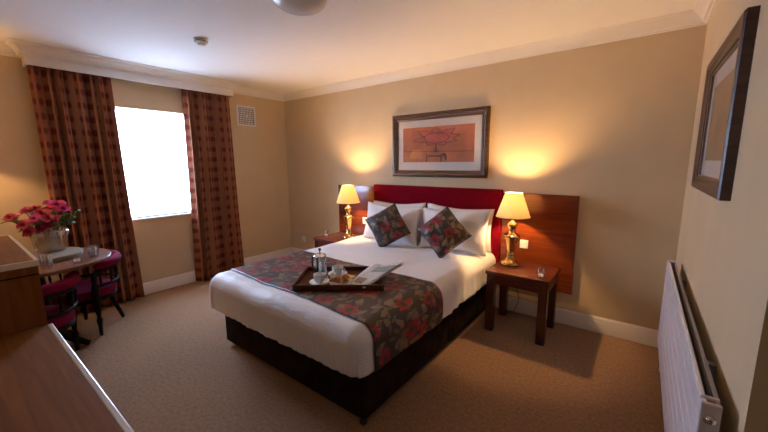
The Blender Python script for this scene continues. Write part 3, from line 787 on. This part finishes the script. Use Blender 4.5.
t = thing('desk', 'brown wood desk with pale front edge strip in the foreground', 'desk', loc=(3.1, -3.4, 0))
O('desk_top', box(2.296, 3.90, YR+.03, -3.110, .722, .75), OAK, t, world=True)
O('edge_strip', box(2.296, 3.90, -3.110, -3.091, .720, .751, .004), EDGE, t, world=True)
for x in (3.80,): O('side_panel', box(x, x+.02, YR+.04, -3.16, .002, .721), OAK_V, t, world=True)
O('modesty_panel', box(2.30, 3.80, YR+.05, YR+.065, .35, .721), OAK, t, world=True)
O('drawer_rail', box(2.30, 3.80, -3.20, -3.18, .62, .721), OAK, t, world=True)

# floor lamp in the corner (mirrored in the picture glass)
t = thing('floor_lamp', 'lit floor lamp in the corner left of the flowers', 'floor lamp', loc=(.30, -3.36, 0))
O('base', lathe([(0, .001), (.13, .001), (.13, .015), (.10, .025), (.02, .035), (0, .035)], 36), BRASS, t, smooth=True)
O('pole', lathe([(0, .035), (.011, .035), (.011, 1.62), (0, 1.62)], 16), BRASS, t, smooth=True)
O('lamp_shade', shade_bm(.17, .085, 1.56, 1.77), SHADE, t, smooth=True)
O('bulb', lathe([(0, 1.6205), (.010, 1.622), (.011, 1.632), (.017, 1.644), (.020, 1.657), (.017, 1.670), (.010, 1.676), (0, 1.678)], 16), BULBM2, t, smooth=True)

# ------------------------------------------------------------------ round table, chairs
RTX, RTY = .752, -2.944
t = thing('round_table', 'round dark polished wood table in front of the curtain', 'table', loc=(RTX, RTY, 0))
TTOP = wood('table_polish', (.10, .030, .011), (.18, .060, .019), .35, 0, coat=0, spec=.25)
O('table_top', lathe([(0, .712), (.435, .712), (.447, .718), (.449, .728), (.443, .738), (.430, .740), (0, .740)], 72), TTOP, t, smooth=True)
O('pedestal', lathe([(0, .10), (.045, .10), (.040, .16), (.028, .22), (.036, .32), (.042, .42), (.030, .50), (.026, .60), (.034, .66), (.09, .70), (.09, .7115), (0, .7115)], 28), BLACKWOOD, t, smooth=True)
for k in range(4):
    a = PI/4+.15+k*PI/2; c_, s_ = math.cos(a), math.sin(a)
    O('foot', tube([(c_*.02, s_*.02, .13), (c_*.10, s_*.10, .11), (c_*.19, s_*.19, .055), (c_*.255, s_*.255, .022)], [.032, .028, .024, .021], 10), BLACKWOOD, t, smooth=True)
def tub_chair(x, y, rz, label):
    t = thing('tub_chair', label, 'chair', loc=(x, y, 0), rot=(0, 0, rz), group='magenta tub chairs at the round table')
    def ring(r_, a, z): return (r_*math.cos(a), r_*math.sin(a), z)
    a0 = math.radians(52)
    arc = [a0+(2*PI-2*a0)*i/40 for i in range(41)]
    b = bmesh.new()
    # padded back rail
    O('back_pad', tube([ring(.250, a, .625+.012*math.cos(a-PI)) for a in arc], [.020 if i in (0, 40) else (.032 if i in (1, 39) else .040) for i in range(41)], 12), MAGENTA, t, smooth='all')
    b.free()
    O('arm_rail', tube([ring(.248, a, .575+.010*math.cos(a-PI)) for a in arc], .016, 8), BLACKWOOD, t, smooth='all')
    O('lower_rail', tube([ring(.240, a, .435) for a in arc], .014, 8), BLACKWOOD, t, smooth='all')
    for i in range(11):
        a = a0+.16+(2*PI-2*a0-.32)*i/10
        p0 = Vector(ring(.240, a, .438)); p1 = Vector(ring(.248, a, .571))
        O('spindle', tube([p0.lerp(p1, f) for f in (0, .2, .35, .5, .65, .8, 1)], [.007, .007, .011, .008, .011, .007, .007], 8), BLACKWOOD, t, smooth=True)
    O('seat', lathe([(0, .330), (.215, .330), (.226, .340), (.228, .375), (.216, .400), (.17, .414), (.08, .420), (0, .422)], 40), MAGENTA, t, smooth=True)
    O('seat_frame', lathe([(0, .296), (.222, .296), (.226, .304), (.226, .325), (.220, .3295), (0, .3295)], 40), BLACKWOOD, t, smooth=True)
    for s in (-1, 1):
        px, py = .165, s*.192
        prof = [(.002, .012), (.10, .016), (.14, .022), (.17, .014), (.24, .022), (.29, .027), (.44, .027), (.47, .016), (.51, .023), (.572, .015)]
        O('leg', lathe([(0, .001)]+[(r_, max(.001, z)) for z, r_ in prof]+[(0, .572)], 14, cx=px, cy=py), BLACKWOOD, t, smooth=True)
        O('leg', tube([(-.128, s*.115, .31), (-.150, s*.128, .20), (-.185, s*.150, .08), (-.205, s*.162, .004)], [.020, .019, .016, .014], 10), BLACKWOOD, t, smooth=True)
    return t
tub_chair(.525, -2.655, math.radians(-44), 'magenta tub chair with dark spindles between round table and curtain')
tub_chair(1.02, -3.045, math.radians(165), 'magenta tub chair with dark spindles between round table and cabinet')

# items on the round table
t = thing('lazy_susan', 'pale round raised board under the flower vase', 'board', loc=(.690, -2.900, .7405))
O('board', lathe([(0, .004), (.236, .004), (.240, .008), (.240, .034), (.235, .039), (0, .039)], 64), mat('pale_board', (.24, .185, .13), .85, spec=.1, var=.12, scale=6), t, smooth=True)
O('bearing', lathe([(0, 0), (.10, 0), (.10, .004), (0, .004)], 32), CHROME, t, smooth=True)
VX, VY, VZ = .61, -2.832, .780
t = thing('flower_vase', 'cut glass vase of red and pink flowers on the round table', 'vase', loc=(VX, VY, VZ))
pv = [(0, .001), (.080, .001), (.086, .006)]
for k in range(8):
    z = .012+k*.02; q = .096+.0024*k
    pv += [(q, z), (q+.0035, z+.010)]
pv += [(.116, .176), (.108, .176), (.094, .150), (.080, .020), (0, .014)]
O('glass_body', lathe(pv, 96, ribs=16, amp=.018), CUTGLASS, t, smooth=True)
O('water', lathe([(0, .016), (.078, .017), (.086, .10), (0, .10)], 40), glassy('water', (.90, .90, .86), .05), t, smooth=True)
for k in range(12):
    a = k*PI/6
    O('cut_block', box(.107, .119, -.023, .023, .132, .170, .005), CUTGLASS, t, rot=(0, 0, a))
def bloom_bm(R, seed):
    rnd = random.Random(seed); b = bmesh.new()
    for lay, (n, tilt, sc_) in enumerate(((8, 1.35, 1.0), (8, 1.0, .9), (7, .7, .76), (6, .42, .62), (4, .2, .5))):
        for k in range(n):
            a = 2*PI*k/n+lay*.5+rnd.uniform(-.15, .15); L = R*sc_*rnd.uniform(.9, 1.1); wd = L*.42*rnd.uniform(.8, 1.15)
            g = []
            for i in range(5):
                f = i/4; row = []
                for j in range(4):
                    h = -1+2*j/3
                    wloc = wd*math.sin(PI*(.12+.76*f))*h
                    rr = L*f*math.sin(tilt*(.45+.55*f)); zz = L*f*math.cos(tilt*(.45+.55*f))*.8+.25*abs(h)*L*.3
                    row.append(b.verts.new((rr*math.cos(a)-wloc*math.sin(a), rr*math.sin(a)+wloc*math.cos(a), zz)))
                g.append(row)
            for i in range(4):
                for j in range(3): b.faces.new((g[i][j], g[i][j+1], g[i+1][j+1], g[i+1][j]))
    return b
def leaf_bm(L):
    b = bmesh.new(); g = []
    for i in range(6):
        f = i/5; wd = L*.30*math.sin(PI*(.04+.92*f))
        g.append([b.verts.new((L*f, s*wd, .10*L*math.sin(PI*f)+.10*L*abs(s))) for s in (-1, 0, 1)])
    for i in range(5):
        for j in range(2): b.faces.new((g[i][j], g[i][j+1], g[i+1][j+1], g[i+1][j]))
    return b
# flowers: (world y, z) read at the vase's distance, x spread around it
fl = [(-3.045, 1.105, .74, 'r', .038, 'rose at the far left of the bouquet, nearest the wall light'),
      (-2.985, 1.045, .80, 'r', .045, 'low rose at the lower left of the bouquet'),
      (-2.965, .990, .82, 'r', .040, 'lowest rose drooping over the left rim of the vase'),
      (-2.950, 1.140, .70, 'r', .042, 'rose in the upper left of the bouquet'),
      (-2.925, 1.060, .78, 'r', .036, 'small rose left of the bouquet centre'),
      (-2.875, 1.115, .76, 'r', .048, 'large rose at the bouquet centre'),
      (-2.855, 1.030, .82, 'r', .044, 'rose hanging over the front rim of the vase'),
      (-2.895, 1.150, .66, 'r', .040, 'rose behind the bouquet centre'),
      (-2.825, 1.135, .68, 'r', .042, 'rose right of the bouquet centre'),
      (-2.855, 1.085, .84, 'r', .038, 'front rose just above the vase rim'),
      (-2.775, 1.165, .70, 'p', .058, 'big bright pink rose topping the right of the bouquet'),
      (-2.745, 1.135, .74, 'p', .042, 'pink rose below the big pink one'),
      (-2.915, 1.125, .62, 'p', .036, 'pink rose at the back left of the bouquet')]
fl += [(-2.905, 1.000, .80, 'r', .038, 'low rose over the vase rim, left of its middle'),
       (-3.010, 1.085, .66, 'r', .036, 'rose at the back of the far left cluster'),
       (-2.815, 1.070, .82, 'r', .034, 'small rose over the right of the vase rim'),
       (-2.805, 1.180, .60, 'p', .040, 'bright pink rose behind the topmost one'.replace('bright pink ', '')),
       (-2.930, 1.090, .84, 'p', .034, 'rose in front of the left cluster')]
for i, (y, z, x, k, R, lab) in enumerate(fl):
    x -= .08; y += .012; z -= .020
    base = Vector((VX+(x-VX)*.3+.02*math.sin(i), VY+(y-VY)*.22, VZ+.05)); head = Vector((x, y, z))
    t = thing('rose', ('bright pink ' if k == 'p' else 'red ')+lab, 'flower', loc=head, group='roses in the vase')
    dirv = (head-base).normalized(); dirv = (dirv+Vector((.45, -.25, .1))).normalized()
    bl = O('bloom', bloom_bm(R*1.12, i), PETAL_P if k == 'p' else PETAL_R, t, smooth='all', rot=dirv.to_track_quat('Z', 'Y').to_euler())
    mid = Vector((VX+(x-VX)*.55, VY+(y-VY)*.5, VZ+.185))-head
    O('stem', tube([base-head, mid, Vector((0, 0, -.03))*.8, (0, 0, 0)], .0028, 6), STEM, t, smooth=True)
    rnd = random.Random(50+i)
    for q in range(7):
        p = mid.lerp(Vector((0, 0, -.02)), rnd.uniform(.1, .95))
        O('leaf', leaf_bm(rnd.uniform(.045, .070)), LEAF, t, smooth='all', loc=p, rot=(rnd.uniform(-.6, .6), rnd.uniform(-.9, .3), rnd.uniform(0, 2*PI)))
for i, (y, z, x, lab) in enumerate(((-2.645, 1.09, .64, 'leafy green sprig reaching right out of the vase'), (-2.665, 1.045, .67, 'lower leafy green sprig on the right of the vase'), (-2.70, 1.005, .70, 'short leafy green sprig at the right rim of the vase'))):
    head = Vector((x, y, z)); base = Vector((VX, VY+.03+.012*i, VZ+.05))
    t = thing('leaf_sprig', lab, 'foliage', loc=head, group='green sprigs in the vase')
    mid = Vector((VX+.02, VY+(y-VY)*.45, VZ+.19))-head
    O('stem', tube([base-head, mid, (0, 0, 0)], .0025, 6), STEM, t, smooth=True)
    rnd = random.Random(80+i)
    for q in range(11):
        p = mid.lerp(Vector((0, 0, 0)), .2+.8*q/10)
        O('leaf', leaf_bm(rnd.uniform(.032, .050)), LEAF, t, smooth='all', loc=p, rot=(rnd.uniform(-.6, .6), rnd.uniform(-.9, .3), rnd.uniform(0, 2*PI)))
def tumbler(x, y, r_, h_, label):
    o = O('tumbler', lathe([(0, .0005), (r_*.85, .0005), (r_, h_), (r_-.0025, h_), (r_*.85-.002, .012), (0, .010)], 32), GLASS, smooth=True, loc=(x, y, .7405))
    tag(o, label, 'glass', 'tumblers on the round table'); return o
tumbler(.935, -2.640, .042, .090, 'clear glass tumbler near the right edge of the round table')
tumbler(1.085, -2.935, .036, .105, 'clear glass tumbler beside the cabinet corner')
votive(1.060, -2.765, .7405, 'small glass tea light holder on the round table', .030, .045)
